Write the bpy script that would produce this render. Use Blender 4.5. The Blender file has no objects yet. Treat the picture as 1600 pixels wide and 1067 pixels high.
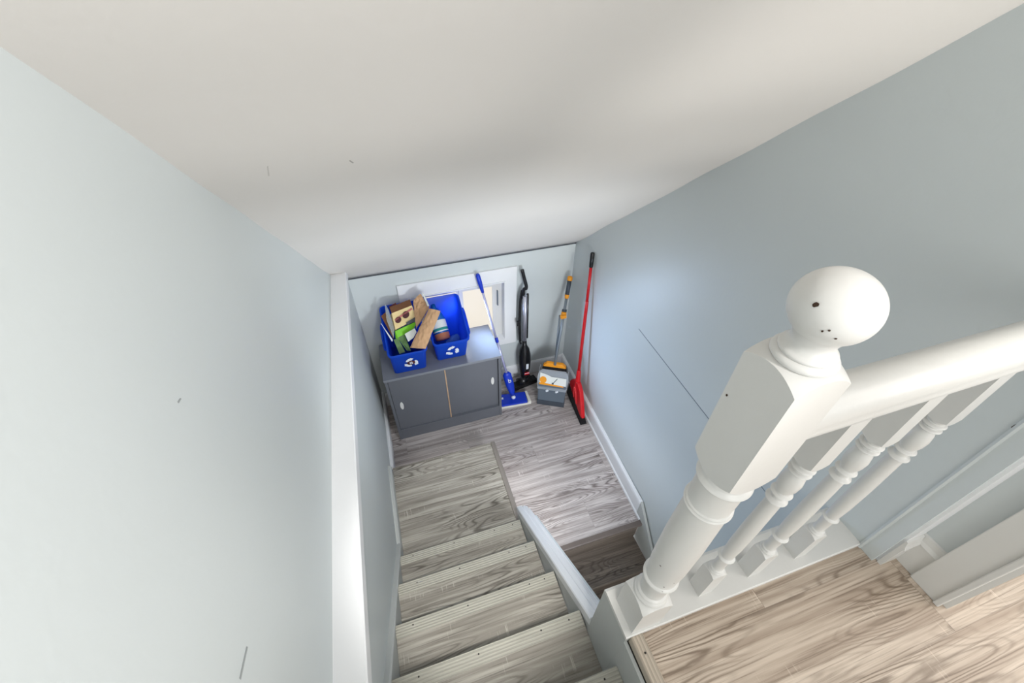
import bpy, bmesh, math, random
from math import sin, cos, pi, radians, sqrt
from mathutils import Vector, Matrix
random.seed(4)
S = bpy.context.scene
C = S.collection

# ------------------------------------------------------------------ camera
EYE = 1.4
R = [[0.9527737081880058, -0.3036175586762233, 0.006216031625327933],
     [-0.19958142222346123, -0.6414660784195154, -0.7407351254938224],
     [0.22888756385819103, 0.7045123478694879, -0.6717684383851954]]
F = 664.178
cam_d = bpy.data.cameras.new('camera')
cam_d.sensor_fit = 'HORIZONTAL'; cam_d.sensor_width = 36; cam_d.lens = F / 1600 * 36
cam_d.clip_start = 0.02; cam_d.clip_end = 100
cam = bpy.data.objects.new('camera', cam_d); C.objects.link(cam)
M = Matrix.Identity(4)
for i in range(3):
    M[i][0] = R[0][i]; M[i][1] = -R[1][i]; M[i][2] = -R[2][i]
M.translation = (0, 0, EYE)
cam.matrix_world = M
S.camera = cam
S.view_settings.view_transform = 'Standard'
S.view_settings.look = 'None'
S.view_settings.gamma = 1
S.view_settings.use_curve_mapping = False
S.view_settings.exposure = 0.0

# ------------------------------------------------------------------ light
W = bpy.data.worlds.new('world'); S.world = W; W.use_nodes = True
bg = W.node_tree.nodes['Background']
bg.inputs[0].default_value = (1.0, 0.99, 0.98, 1); bg.inputs[1].default_value = 1.8

def area(name, loc, target, sx, sy, power, col):
    l = bpy.data.lights.new(name, 'AREA'); l.shape = 'RECTANGLE'; l.size = sx; l.size_y = sy
    l.energy = power; l.color = col
    o = bpy.data.objects.new(name, l); C.objects.link(o); o.location = loc
    o.rotation_euler = (Vector(target) - Vector(loc)).to_track_quat('-Z', 'Y').to_euler()
    return o
def spot(name, loc, target, half, blend, power, col, rad=0.05):
    l = bpy.data.lights.new(name, 'SPOT'); l.spot_size = radians(2 * half); l.spot_blend = blend
    l.energy = power; l.color = col; l.shadow_soft_size = rad
    o = bpy.data.objects.new(name, l); C.objects.link(o); o.location = loc
    o.rotation_euler = (Vector(target) - Vector(loc)).to_track_quat('-Z', 'Y').to_euler()
PANE_E = 0.90      # daylight through the small landing window (the pane itself glows)
# first area light below: added fill from behind the camera, source unseen
# sky light falling through the landing window onto the bins and the cabinet
spot('window_skylight', (0.36, 2.548, -0.47), (0.34, 2.1, -0.95), 80, 0.6, 5, (0.86, 0.91, 1.0), 0.10)
area('room_fill', (0.1, -2.4, 1.6), (0.2, 1.2, 0.6), 1.4, 1.3, 27, (1.0, 0.98, 0.95))
# light of the room beyond the doorway on the right
area('doorway_light', (2.4, -0.6, 1.3), (0.0, 0.3, 1.0), 1.0, 1.6, 18, (1.0, 0.90, 0.83))
# added fill spot above the head of the stairs, aimed down the flight
spot('stair_fill', (0.10, -0.35, 2.10), (0.09, 1.0, -0.95), 11.5, 0.6, 229.5, (1.0, 0.97, 0.93), 0.06)
# added spot upstairs, brightening the left wall and slope; no fitting there
spot('wall_fill', (0.95, -1.30, 2.45), (-0.36, 0.80, 0.80), 17, 0.75, 258, (1.0, 0.97, 0.94), 0.12)
# second added spot, brightening the right wall and slope
spot('wall_fill_right', (1.10, -1.40, 1.95), (0.98, 1.0, 1.02), 15, 0.8, 180.5, (1.0, 0.95, 0.88), 0.12)
# added spot hidden under the upstairs floor, brightening the landing
spot('lower_flight_fill', (0.78, 0.25, -0.36), (0.66, 1.85, -1.45), 40, 1.0, 150, (0.92, 0.95, 1.0), 0.30)
# another added spot there, aimed up to lift the ceiling
spot('lower_flight_fill_up', (0.72, 0.36, -0.28), (0.30, 2.0, 0.10), 48, 1.0, 72, (0.88, 0.94, 1.0), 0.12)
# slanting daylight entering at the landing window and striking the right wall
spot('window_daylight', (0.45, 2.545, -0.62), (1.27, 1.30, -0.70), 46, 1.0, 66, (0.52, 0.70, 1.0), 0.10)

# ------------------------------------------------------------------ materials
def lin(c):
    return tuple(((v / 255) / 12.92 if v / 255 <= 0.04045 else ((v / 255 + 0.055) / 1.055) ** 2.4) for v in c) + (1,)

def mat(name, rgb, rough=0.5, spec=0.5, metal=0, var=0.0, vscale=6, bump=0.0, bscale=80, trans=0, alpha=1, ior=1.45, emit=None, es=0):
    m = bpy.data.materials.new(name); m.use_nodes = True
    nt = m.node_tree; b = nt.nodes['Principled BSDF']
    c = lin(rgb)
    b.inputs['Base Color'].default_value = c
    b.inputs['Roughness'].default_value = rough
    b.inputs['Specular IOR Level'].default_value = spec
    b.inputs['Metallic'].default_value = metal
    b.inputs['Transmission Weight'].default_value = trans
    b.inputs['Alpha'].default_value = alpha
    b.inputs['IOR'].default_value = ior
    if emit:
        b.inputs['Emission Color'].default_value = lin(emit); b.inputs['Emission Strength'].default_value = es
    geo = nt.nodes.new('ShaderNodeNewGeometry')
    n = nt.nodes.new('ShaderNodeTexNoise'); n.inputs['Scale'].default_value = vscale; n.inputs['Detail'].default_value = 4
    nt.links.new(geo.outputs['Position'], n.inputs['Vector'])
    mx = nt.nodes.new('ShaderNodeMix'); mx.data_type = 'RGBA'
    v = var
    mx.inputs['A'].default_value = tuple(x * (1 - v) for x in c[:3]) + (1,)
    mx.inputs['B'].default_value = tuple(min(1, x * (1 + v)) for x in c[:3]) + (1,)
    nt.links.new(n.outputs['Fac'], mx.inputs['Factor'])
    nt.links.new(mx.outputs['Result'], b.inputs['Base Color'])
    if bump:
        n2 = nt.nodes.new('ShaderNodeTexNoise'); n2.inputs['Scale'].default_value = bscale; n2.inputs['Detail'].default_value = 3
        nt.links.new(geo.outputs['Position'], n2.inputs['Vector'])
        bp = nt.nodes.new('ShaderNodeBump'); bp.inputs['Strength'].default_value = bump; bp.inputs['Distance'].default_value = 0.01
        nt.links.new(n2.outputs['Fac'], bp.inputs['Height']); nt.links.new(bp.outputs['Normal'], b.inputs['Normal'])
    return m

class NT:
    def __init__(s, nt): s.nt = nt
    def m(s, op, a, b=None, c=None):
        n = s.nt.nodes.new('ShaderNodeMath'); n.operation = op
        for i, v in enumerate((a, b, c)):
            if v is None: continue
            if isinstance(v, (int, float)): n.inputs[i].default_value = v
            else: s.nt.links.new(v, n.inputs[i])
        return n.outputs[0]
    def xyz(s, x, y, z):
        n = s.nt.nodes.new('ShaderNodeCombineXYZ')
        for i, v in enumerate((x, y, z)):
            if isinstance(v, (int, float)): n.inputs[i].default_value = v
            else: s.nt.links.new(v, n.inputs[i])
        return n.outputs[0]
    def noise(s, vec, scale, detail=2, rough=0.5, dist=0):
        n = s.nt.nodes.new('ShaderNodeTexNoise'); n.inputs['Scale'].default_value = scale
        n.inputs['Detail'].default_value = detail; n.inputs['Roughness'].default_value = rough
        n.inputs['Distortion'].default_value = dist
        s.nt.links.new(vec, n.inputs['Vector']); return n.outputs['Fac']
    def smooth(s, v, a, b):
        n = s.nt.nodes.new('ShaderNodeMapRange'); n.interpolation_type = 'SMOOTHSTEP'
        s.nt.links.new(v, n.inputs[0]); n.inputs[1].default_value = a; n.inputs[2].default_value = b
        return n.outputs[0]
    def mix(s, f, a, b):
        n = s.nt.nodes.new('ShaderNodeMix'); n.data_type = 'RGBA'
        for k, v in (('Factor', f), ('A', a), ('B', b)):
            if isinstance(v, (int, float)): n.inputs[k].default_value = v
            elif isinstance(v, tuple): n.inputs[k].default_value = v
            else: s.nt.links.new(v, n.inputs[k])
        return n.outputs['Result']

def wood(name, light, mid, dark, plank_w=0.19, plank_l=1.22, seed=0.0, off=0.0, rough=0.42, saw=0.5, joints=True):
    m = bpy.data.materials.new(name); m.use_nodes = True
    nt = m.node_tree; b = nt.nodes['Principled BSDF']; N = NT(nt)
    geo = nt.nodes.new('ShaderNodeNewGeometry'); sp = nt.nodes.new('ShaderNodeSeparateXYZ')
    nt.links.new(geo.outputs['Position'], sp.inputs[0])
    x, y, z = sp.outputs
    v = N.m('ADD', N.m('ADD', y, N.m('MULTIPLY', z, 1.0)), off)
    rowf = N.m('DIVIDE', v, plank_w); row = N.m('FLOOR', rowf)
    colf = N.m('DIVIDE', N.m('ADD', x, N.m('MULTIPLY', row, 0.47)), plank_l); col = N.m('FLOOR', colf)
    oi = nt.nodes.new('ShaderNodeObjectInfo')
    wn = nt.nodes.new('ShaderNodeTexWhiteNoise'); wn.noise_dimensions = '3D'
    nt.links.new(N.xyz(row, col, seed), wn.inputs['Vector'])
    rnd = wn.outputs['Value'] if joints else oi.outputs['Random']
    px = N.m('ADD', x, N.m('MULTIPLY', rnd, 17.0))
    p = N.xyz(N.m('MULTIPLY', px, 0.9), N.m('MULTIPLY', v, 7.0), N.m('MULTIPLY', rnd, 9.0))
    n = N.noise(p, 1.35, 1.0, 0.4, 0.1)
    wob = N.noise(N.xyz(N.m('MULTIPLY', px, 9), N.m('MULTIPLY', v, 30), 3.0), 1.0, 3)
    ph = N.m('ADD', N.m('MULTIPLY', n, 175.0), N.m('MULTIPLY', wob, 5.0))
    ring = N.m('ADD', N.m('MULTIPLY', N.m('SINE', ph), 0.5), 0.5)
    ring = N.m('POWER', ring, 3.0)
    rmask = N.smooth(N.noise(N.xyz(N.m('MULTIPLY', px, 1.1), N.m('MULTIPLY', v, 4.0), 7.0), 1.6, 2), 0.42, 0.66)
    fine = N.noise(N.xyz(N.m('MULTIPLY', px, 2.6), N.m('MULTIPLY', v, 150), 1.0), 1.0, 4, 0.65)
    streak = N.noise(N.xyz(N.m('MULTIPLY', px, 1.3), N.m('MULTIPLY', v, 34), 5.0), 1.0, 3, 0.6)
    c1 = N.mix(N.smooth(streak, 0.36, 0.66), lin(mid), lin(light))
    c2 = N.mix(N.m('MULTIPLY', N.m('MULTIPLY', ring, rmask), 0.85), c1, lin(dark))
    c3 = N.mix(N.m('MULTIPLY', N.smooth(fine, 0.48, 0.72), 0.75), c2, lin(dark))
    # light saw marks across the grain, in patches
    sm = N.noise(N.xyz(N.m('MULTIPLY', px, 190), N.m('MULTIPLY', v, 9), 2.0), 1.0, 1)
    smk = N.smooth(N.noise(N.xyz(N.m('MULTIPLY', px, 6), N.m('MULTIPLY', v, 9), 11.0), 1.0, 2), 0.56, 0.70)
    c4 = N.mix(N.m('MULTIPLY', N.m('MULTIPLY', N.smooth(sm, 0.6, 0.72), smk), saw), c3, lin(tuple(min(255, q + 38) for q in light)))
    tone = N.m('ADD', N.m('MULTIPLY', rnd, 0.16), 0.92)
    hs = nt.nodes.new('ShaderNodeHueSaturation'); nt.links.new(tone, hs.inputs['Value']); nt.links.new(c4, hs.inputs['Color'])
    cc = hs.outputs[0]
    if joints:
        fr = N.m('FRACT', rowf); e1 = N.m('MULTIPLY', N.m('MINIMUM', fr, N.m('SUBTRACT', 1.0, fr)), plank_w)
        fc = N.m('FRACT', colf); e2 = N.m('MULTIPLY', N.m('MINIMUM', fc, N.m('SUBTRACT', 1.0, fc)), plank_l)
        e = N.m('LESS_THAN', N.m('MINIMUM', e1, e2), 0.0009)
        cc = N.mix(N.m('MULTIPLY', e, 0.28), cc, lin((70, 62, 55)))
    nt.links.new(cc, b.inputs['Base Color'])
    b.inputs['Roughness'].default_value = rough
    bp = nt.nodes.new('ShaderNodeBump'); bp.inputs['Strength'].default_value = 0.12; bp.inputs['Distance'].default_value = 0.002
    nt.links.new(fine, bp.inputs['Height']); nt.links.new(bp.outputs['Normal'], b.inputs['Normal'])
    return m

M_ = {}
PAINT = (199, 206, 207)
M_['wall'] = mat('wall_paint', PAINT, 0.42, 0.45, var=0.02, vscale=3, bump=0.04, bscale=60)
M_['ceil'] = mat('ceiling_paint', (220, 217, 213), 0.7, 0.3, var=0.015, vscale=4, bump=0.035, bscale=45)
M_['white'] = mat('white_gloss_paint', (212, 212, 209), 0.28, 0.5, var=0.012, vscale=9, bump=0.05, bscale=50)
M_['trim'] = mat('white_trim_paint', (228, 230, 232), 0.4, 0.5, var=0.02, vscale=8, bump=0.04, bscale=60)
M_['greytrim'] = mat('grey_trim_paint', (186, 190, 188), 0.5, 0.4, var=0.03, vscale=8, bump=0.1, bscale=40)
M_['chip'] = mat('old_chip', (62, 44, 32), 0.8)
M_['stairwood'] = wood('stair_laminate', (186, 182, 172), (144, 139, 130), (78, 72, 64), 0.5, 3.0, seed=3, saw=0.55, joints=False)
M_['landwood'] = wood('landing_laminate', (208, 201, 198), (166, 157, 154), (100, 90, 87), 0.19, 1.22, seed=8, off=0.03)
M_['upwood'] = wood('upstairs_laminate', (202, 188, 172), (164, 148, 132), (104, 88, 72), 0.21, 1.3, seed=21, off=0.06)
M_['shadewood'] = wood('shaded_stair_laminate', (140, 129, 118), (112, 101, 92), (70, 61, 54), 0.5, 3.0, seed=5, saw=0.3, joints=False)  # stair laminate darkened: shade on the lower flight put into the colour
M_['gap'] = mat('dark_joint', (30, 26, 22), 0.9)
M_['cab'] = mat('grey_cabinet_paint', (98, 101, 108), 0.35, 0.5, var=0.05, vscale=7, bump=0.03)
M_['cabtop'] = mat('grey_cabinet_top_paint', (122, 126, 134), 0.3, 0.5, var=0.06, vscale=14, bump=0.04)
M_['bare'] = mat('bare_wood_edge', (170, 142, 116), 0.7, var=0.3, vscale=30)
M_['bin'] = mat('blue_bin_plastic', (24, 88, 200), 0.32, 0.5, var=0.04)
def translucent(m, k):
    nt = m.node_tree; b = nt.nodes['Principled BSDF']; out = nt.nodes['Material Output']
    t = nt.nodes.new('ShaderNodeBsdfTranslucent'); mx = nt.nodes.new('ShaderNodeMixShader'); mx.inputs[0].default_value = k
    t.inputs[0].default_value = b.inputs['Base Color'].default_value
    c = b.inputs['Base Color'].default_value; t.inputs[0].default_value = tuple(min(1, q * 1.6 + .08) for q in c[:3]) + (1,)
    nt.links.new(b.outputs[0], mx.inputs[1]); nt.links.new(t.outputs[0], mx.inputs[2]); nt.links.new(mx.outputs[0], out.inputs[0])
translucent(M_['bin'], 0.5)
M_['symbol'] = mat('white_print', (226, 232, 240), 0.5)
M_['maroon'] = mat('maroon_sticker', (78, 28, 34), 0.5)
M_['kraft'] = mat('kraft_paper', (198, 160, 124), 0.85, 0.2, var=0.16, vscale=22, bump=0.5, bscale=26)
M_['card'] = mat('brown_card', (120, 84, 60), 0.85, 0.2, var=0.12)
M_['cream'] = mat('cream_card', (226, 204, 150), 0.6, var=0.05)
M_['green'] = mat('green_card', (118, 196, 34), 0.5, var=0.08)
M_['leaf'] = mat('green_leaflet', (92, 124, 76), 0.5, var=0.55, vscale=60)
M_['paper'] = mat('white_paper', (224, 228, 224), 0.6, var=0.04)
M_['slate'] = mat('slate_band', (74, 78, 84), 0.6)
M_['lens'] = mat('printed_dark_lens', (74, 30, 38), 0.4, var=0.4, vscale=60)
M_['pink'] = mat('printed_pink', (190, 110, 110), 0.5)
M_['film'] = mat('clear_film', (190, 200, 200), 0.15, 0.6, alpha=0.35)
M_['terracotta'] = mat('terracotta_plastic', (214, 136, 100), 0.45, var=0.05)
M_['bluebottle'] = mat('blue_bottle_plastic', (24, 100, 176), 0.25, 0.6, var=0.1)
M_['pet'] = mat('clear_blue_bottle', (120, 180, 240), 0.08, 0.6, alpha=0.4)
M_['teal'] = mat('teal_print', (40, 140, 130), 0.5)
M_['black'] = mat('black_plastic', (22, 23, 26), 0.25, 0.5)
M_['matblack'] = mat('black_bristles', (20, 19, 20), 0.9, var=0.6, vscale=300, bump=0.6, bscale=300)
M_['silver'] = mat('silver_tube', (196, 198, 210), 0.25, metal=0.7)
M_['lilac'] = mat('lilac_metal', (188, 190, 226), 0.3, metal=0.35)
M_['blue'] = mat('royal_blue_plastic', (18, 56, 190), 0.35, 0.5)
M_['pad'] = mat('mop_pad', (226, 224, 214), 0.9)
M_['grey'] = mat('slate_grey_plastic', (98, 110, 122), 0.4)
M_['dgrey'] = mat('dark_grey_plastic', (66, 74, 84), 0.45)
M_['pole'] = mat('grey_pole', (128, 138, 146), 0.35, metal=0.3)
M_['orange'] = mat('orange_plastic', (238, 156, 36), 0.4)
M_['red'] = mat('red_plastic', (202, 20, 30), 0.3, 0.5)
M_['clear'] = mat('clear_lid', (196, 204, 212), 0.12, 0.5, alpha=0.42)
M_['pane'] = mat('bright_window_pane', (60, 58, 54), 0.3, emit=(250, 242, 228), es=PANE_E)
M_['screw'] = mat('screw_head', (52, 50, 48), 0.4, metal=0.6)

# ribbed nosing
def ribbed(name, base, axis='y'):
    m = wood(name, base, tuple(int(c * .9) for c in base), tuple(int(c * .62) for c in base), 0.5, 3.0, seed=2, saw=0.0, joints=False)
    nt = m.node_tree; N = NT(nt); b = nt.nodes['Principled BSDF']
    geo = nt.nodes.new('ShaderNodeNewGeometry'); sp = nt.nodes.new('ShaderNodeSeparateXYZ'); nt.links.new(geo.outputs['Position'], sp.inputs[0])
    a = sp.outputs[1] if axis == 'y' else sp.outputs[0]
    w = N.m('SINE', N.m('MULTIPLY', a, 2 * pi / 0.0100))
    x_ = sp.outputs[0] if axis == 'y' else sp.outputs[1]
    g = N.noise(N.xyz(N.m('MULTIPLY', x_, 7), N.m('MULTIPLY', a, 260), 1.0), 1.0, 3, 0.6)
    c_ = N.mix(N.m('MULTIPLY', N.smooth(g, 0.4, 0.75), 0.5), lin(base), lin(tuple(int(c * .72) for c in base)))
    c_ = N.mix(N.m('MULTIPLY', N.smooth(w, 0.35, 1.0), 0.32), c_, lin(tuple(int(c * .5) for c in base)))
    nt.links.new(c_, b.inputs['Base Color'])
    bp = nt.nodes.new('ShaderNodeBump'); bp.inputs['Strength'].default_value = 0.55; bp.inputs['Distance'].default_value = 0.0022
    nt.links.new(w, bp.inputs['Height']); nt.links.new(bp.outputs['Normal'], b.inputs['Normal'])
    return m
M_['rib'] = ribbed('ribbed_nosing', (186, 184, 172))
M_['ribx'] = ribbed('ribbed_nosing_across', (190, 178, 162), 'x')

# ------------------------------------------------------------------ mesh helpers
def B(): return bmesh.new()
def face(bm, pts, mi=0, smooth=False):
    vs = [bm.verts.new(p) for p in pts]
    f = bm.faces.new(vs); f.material_index = mi; f.smooth = smooth; return f
def hexa(bm, p, mi=0):          # p: 4 bottom (ccw) + 4 top
    v = [bm.verts.new(q) for q in p]
    for idx in ((3, 2, 1, 0), (4, 5, 6, 7), (0, 1, 5, 4), (1, 2, 6, 5), (2, 3, 7, 6), (3, 0, 4, 7)):
        f = bm.faces.new([v[i] for i in idx]); f.material_index = mi
    return v
def box(bm, x0, x1, y0, y1, z0, z1, mi=0, bev=0):
    v = hexa(bm, [(x0, y0, z0), (x1, y0, z0), (x1, y1, z0), (x0, y1, z0), (x0, y0, z1), (x1, y0, z1), (x1, y1, z1), (x0, y1, z1)], mi)
    if bev:
        es = set()
        for q in v:
            for e in q.link_edges: es.add(e)
        bmesh.ops.bevel(bm, geom=list(es), offset=bev, segments=2, affect='EDGES', profile=0.5)
def extrude(bm, poly, vec, mi=0, smooth=False):
    """prism: polygon (3D points) swept along vec"""
    a = [bm.verts.new(p) for p in poly]; b = [bm.verts.new(Vector(p) + Vector(vec)) for p in poly]
    n = len(poly)
    for fs in (a[::-1], b):
        f = bm.faces.new(fs); f.material_index = mi
    for i in range(n):
        f = bm.faces.new((a[i], a[(i + 1) % n], b[(i + 1) % n], b[i])); f.material_index = mi; f.smooth = smooth
def sweep(bm, prof, path_pts, up=(0, 0, 1), mi=0, smooth=False, side=None):
    """profile [(s,t)] swept along straight segment list; s along side, t along up"""
    rings = []
    for i, P in enumerate(path_pts):
        P = Vector(P)
        rings.append([bm.verts.new(P + Vector(side) * s + Vector(up) * t) for s, t in prof])
    n = len(prof)
    for a, b in zip(rings[:-1], rings[1:]):
        for i in range(n):
            f = bm.faces.new((a[i], a[(i + 1) % n], b[(i + 1) % n], b[i])); f.material_index = mi; f.smooth = smooth
    bm.faces.new(rings[0][::-1]).material_index = mi; bm.faces.new(rings[-1]).material_index = mi
def lathe(bm, prof, origin=(0, 0, 0), axis=(0, 0, 1), seg=40, mi=0, smooth=True, caps=True, sx=1, sy=1):
    """prof [(r,h)]"""
    ax = Vector(axis).normalized()
    q = Vector((0, 0, 1)).rotation_difference(ax)
    rings = []
    for r, h in prof:
        rings.append([bm.verts.new(Vector(origin) + q @ Vector((r * sx * cos(2 * pi * k / seg), r * sy * sin(2 * pi * k / seg), h))) for k in range(seg)])
    for a, b in zip(rings[:-1], rings[1:]):
        for k in range(seg):
            f = bm.faces.new((a[k], a[(k + 1) % seg], b[(k + 1) % seg], b[k])); f.material_index = mi; f.smooth = smooth
    if caps:
        if prof[0][0] > 1e-6: bm.faces.new(rings[0][::-1]).material_index = mi
        if prof[-1][0] > 1e-6: bm.faces.new(rings[-1]).material_index = mi
def tube(bm, pts, rad, seg=14, mi=0, flat=1.0):
    pts = [Vector(p) for p in pts]
    if not isinstance(rad, (list, tuple)): rad = [rad] * len(pts)
    rings = []; pu = None
    for i, P in enumerate(pts):
        d = (pts[min(i + 1, len(pts) - 1)] - pts[max(i - 1, 0)]).normalized()
        if pu is None:
            pu = Vector((0, 1, 0)) if abs(d.y) < .9 else Vector((1, 0, 0))
        pu = (pu - d * pu.dot(d)).normalized(); w = d.cross(pu)
        rings.append([bm.verts.new(P + (pu * cos(2 * pi * k / seg) * flat + w * sin(2 * pi * k / seg)) * rad[i]) for k in range(seg)])
    for a, b in zip(rings[:-1], rings[1:]):
        for k in range(seg):
            f = bm.faces.new((a[k], a[(k + 1) % seg], b[(k + 1) % seg], b[k])); f.smooth = True; f.material_index = mi
    bm.faces.new(rings[0][::-1]).material_index = mi; bm.faces.new(rings[-1]).material_index = mi
def smoothpath(pts, n=8):
    pts = [Vector(p) for p in pts]; out = []
    P = [pts[0]] + pts + [pts[-1]]
    for i in range(1, len(P) - 2):
        for k in range(n):
            t = k / n
            a, b, c, d = P[i - 1], P[i], P[i + 1], P[i + 2]
            out.append(0.5 * ((2 * b) + (c - a) * t + (2 * a - 5 * b + 4 * c - d) * t * t + (3 * b - a - 3 * c + d) * t ** 3))
    out.append(pts[-1]); return out
def plate(bm, pts, thick, mi=0):
    """thick plate from a planar-ish polygon of 3D points, thickness along its normal"""
    pts = [Vector(p) for p in pts]
    n = Vector((0, 0, 0))
    for i in range(len(pts)):
        a, b = pts[i], pts[(i + 1) % len(pts)]
        n += a.cross(b)
    n.normalize()
    extrude(bm, [p - n * thick for p in pts], n * thick, mi)

def obj(name, bm, m, parent=None, origin=(0, 0, 0), kind=None):
    me = bpy.data.meshes.new(name)
    O = Vector(parent['o']) if parent is not None else Vector(origin)
    for v in bm.verts: v.co -= O
    bmesh.ops.recalc_face_normals(bm, faces=bm.faces[:])
    bm.to_mesh(me); bm.free()
    o = bpy.data.objects.new(name, me); C.objects.link(o)
    for q in (m if isinstance(m, (list, tuple)) else [m]): me.materials.append(q)
    if parent is None: o.location = O
    else: o.parent = parent
    o['o'] = tuple(O)
    if kind: o['kind'] = kind
    return o
def thing(name, label, cat, loc, group=None):
    o = bpy.data.objects.new(name, None); C.objects.link(o); o.location = loc; o['o'] = tuple(loc)
    o['label'] = label; o['category'] = cat
    if group: o['group'] = group
    o.empty_display_size = 0.05
    return o
def tag(o, label, cat, group=None):
    o['label'] = label; o['category'] = cat
    if group: o['group'] = group
    return o
def struct(name, bm, m, parent=None, origin=(0, 0, 0)):
    return obj(name, bm, m, parent, origin, None if parent is not None else 'structure')
def bevel_mod(o, w=0.003, seg=2):
    md = o.modifiers.new('bevel', 'BEVEL'); md.width = w; md.segments = seg; md.limit_method = 'ANGLE'; md.angle_limit = radians(35)
    return o
def text_mesh(bm, s, size, M4, depth=0.0006, mi=0):
    cu = bpy.data.curves.new('glyph', 'FONT'); cu.body = s; cu.size = size; cu.extrude = depth; cu.align_x = 'CENTER'; cu.align_y = 'CENTER'
    to = bpy.data.objects.new('glyph', cu); C.objects.link(to)
    dg = bpy.context.evaluated_depsgraph_get()
    me = bpy.data.meshes.new_from_object(to.evaluated_get(dg))
    me.transform(M4)
    n0 = len(bm.faces)
    bm.from_mesh(me); bm.faces.ensure_lookup_table()
    for f in bm.faces[n0:]: f.material_index = mi
    bpy.data.objects.remove(to); bpy.data.curves.remove(cu); bpy.data.meshes.remove(me)

# ------------------------------------------------------------------ room data (metres, upstairs floor = 0)
LAND = -1.45; PLAT = -1.26
YF = 2.54                       # far wall
XL = -0.307; XUL = -0.365       # left wall below / above the ledge
def XR(y): return 1.246 + (y - 0.205) * 0.030   # right wall, slightly splayed
def ZC(y): return 1.333 - 0.815 * (y - 0.70)     # sloped ceiling
BOT = -3.2

# far wall with window opening
WX0, WX1, WZ0, WZ1 = 0.075, 0.765, -0.965, -0.385
bm = B(); t = 0.14
zt = ZC(YF) + 0.0
x0, x1 = -0.60, 1.60
box(bm, x0, WX0, YF, YF + t, BOT, 0.4); box(bm, WX1, x1, YF, YF + t, BOT, 0.4)
box(bm, WX0, WX1, YF, YF + t, BOT, WZ0); box(bm, WX0, WX1, YF, YF + t, WZ1, 0.4)
struct('wall_far', bm, M_['wall'])
# left walls
bm = B(); box(bm, XL - 0.25, XL, -1.6, YF, BOT, -0.03); struct('wall_left_lower', bm, M_['wall'])
bm = B(); box(bm, XUL - 0.15, XUL, -3.0, YF, -0.03, 4.2); struct('wall_left_upper', bm, M_['wall'])
# ledge
bm = B()
extrude(bm, [(XUL, -1.6, 0.010), (-0.283, -1.6, 0.010), (-0.279, -1.6, 0.006), (-0.279, -1.6, -0.045), (XL, -1.6, -0.045), (XL, -1.6, -0.03), (XUL, -1.6, -0.03)], (0, YF + 1.6 - 0.005, 0))
struct('trim_ledge', bm, M_['trim'])
# right wall (landing side); lower part stands a hair proud, giving the seam
bm = B()
ya, yb = 0.157, YF
def wallslab(bm, ya, yb, z0, z1, off=0.0, th=0.12):
    a, b = XR(ya) - off, XR(yb) - off
    hexa(bm, [(a, ya, z0), (a + th, ya, z0), (b + th, yb, z0), (b, yb, z0), (a, ya, z1), (a + th, ya, z1), (b + th, yb, z1), (b, yb, z1)])
wallslab(bm, ya, yb, -0.205, 4.0, 0.0)
struct('wall_right', bm, M_['wall'])
bm = B(); 
pr_ = [(XR(-1.6) + .008, -1.6), (XR(0.9) + .008, 0.9), (XR(1.62), 1.62), (XR(yb), yb), (XR(yb) + .12, yb), (XR(-1.6) + .12, -1.6)]
extrude(bm, [(x, y, BOT) for x, y in pr_], (0, 0, -0.205 - BOT))
struct('wall_right_lower', bm, M_['wall'])
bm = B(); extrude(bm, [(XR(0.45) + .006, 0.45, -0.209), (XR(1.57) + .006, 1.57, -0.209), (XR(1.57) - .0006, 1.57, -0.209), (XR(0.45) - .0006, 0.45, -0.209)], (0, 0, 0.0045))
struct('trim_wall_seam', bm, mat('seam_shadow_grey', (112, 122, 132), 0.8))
# wall stub further right beside the doorway
bm = B(); box(bm, 1.336, 1.46, 0.005, 0.157, 0, 4.0); box(bm, 1.336, 1.46, -0.95, 0.005, 2.03, 4.0); box(bm, 1.336, 1.46, -3.0, -0.95, 0, 4.2)
struct('wall_doorway', bm, M_['wall'])
bm = B(); box(bm, 1.46, 1.50, 0.04, 0.157, 0, 3.0); box(bm, 1.50, 4.0, 0.04, 0.16, 0, 3.0); box(bm, 4.0, 4.1, -3, 0.16, 0, 3.0)
struct('wall_next_room', bm, M_['wall'])
# ceiling: sloped, slightly wavy plaster
bm = B()
nx, ny = 26, 60
grid = []
def wav(x, y):
    return 0.0035 * sin(y * 9.0 + 0.8 * sin(x * 2.1) + x * 1.2) * (0.5 + 0.5 * sin(y * 3.1 + 1)) + 0.002 * sin(y * 17 + x * 2.0)
for j in range(ny + 1):
    y = YF - 0.004 - (YF + 1.2) * j / ny
    row = []
    for i in range(nx + 1):
        x = -0.55 + 2.1 * i / nx
        row.append(bm.verts.new((x, y, ZC(y) + wav(x, y) * min(1, j / 3))))
    grid.append(row)
top = [[bm.verts.new(v.co + Vector((0, 0.08, 0.12))) for v in r] for r in (grid[0], grid[-1])]
for j in range(ny):
    for i in range(nx):
        f = bm.faces.new((grid[j][i], grid[j][i + 1], grid[j + 1][i + 1], grid[j + 1][i])); f.smooth = True
for i in range(nx):
    bm.faces.new((grid[0][i + 1], grid[0][i], top[0][i], top[0][i + 1]))
    bm.faces.new((top[0][i], top[1][i], top[1][i + 1], top[0][i + 1]))
struct('ceiling', bm, M_['ceil'])
# dark shadow gap where the ceiling board meets the far wall
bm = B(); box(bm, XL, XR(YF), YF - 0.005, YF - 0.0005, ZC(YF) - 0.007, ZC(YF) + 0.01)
struct('trim_ceiling_joint', bm, M_['slate'])

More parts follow.
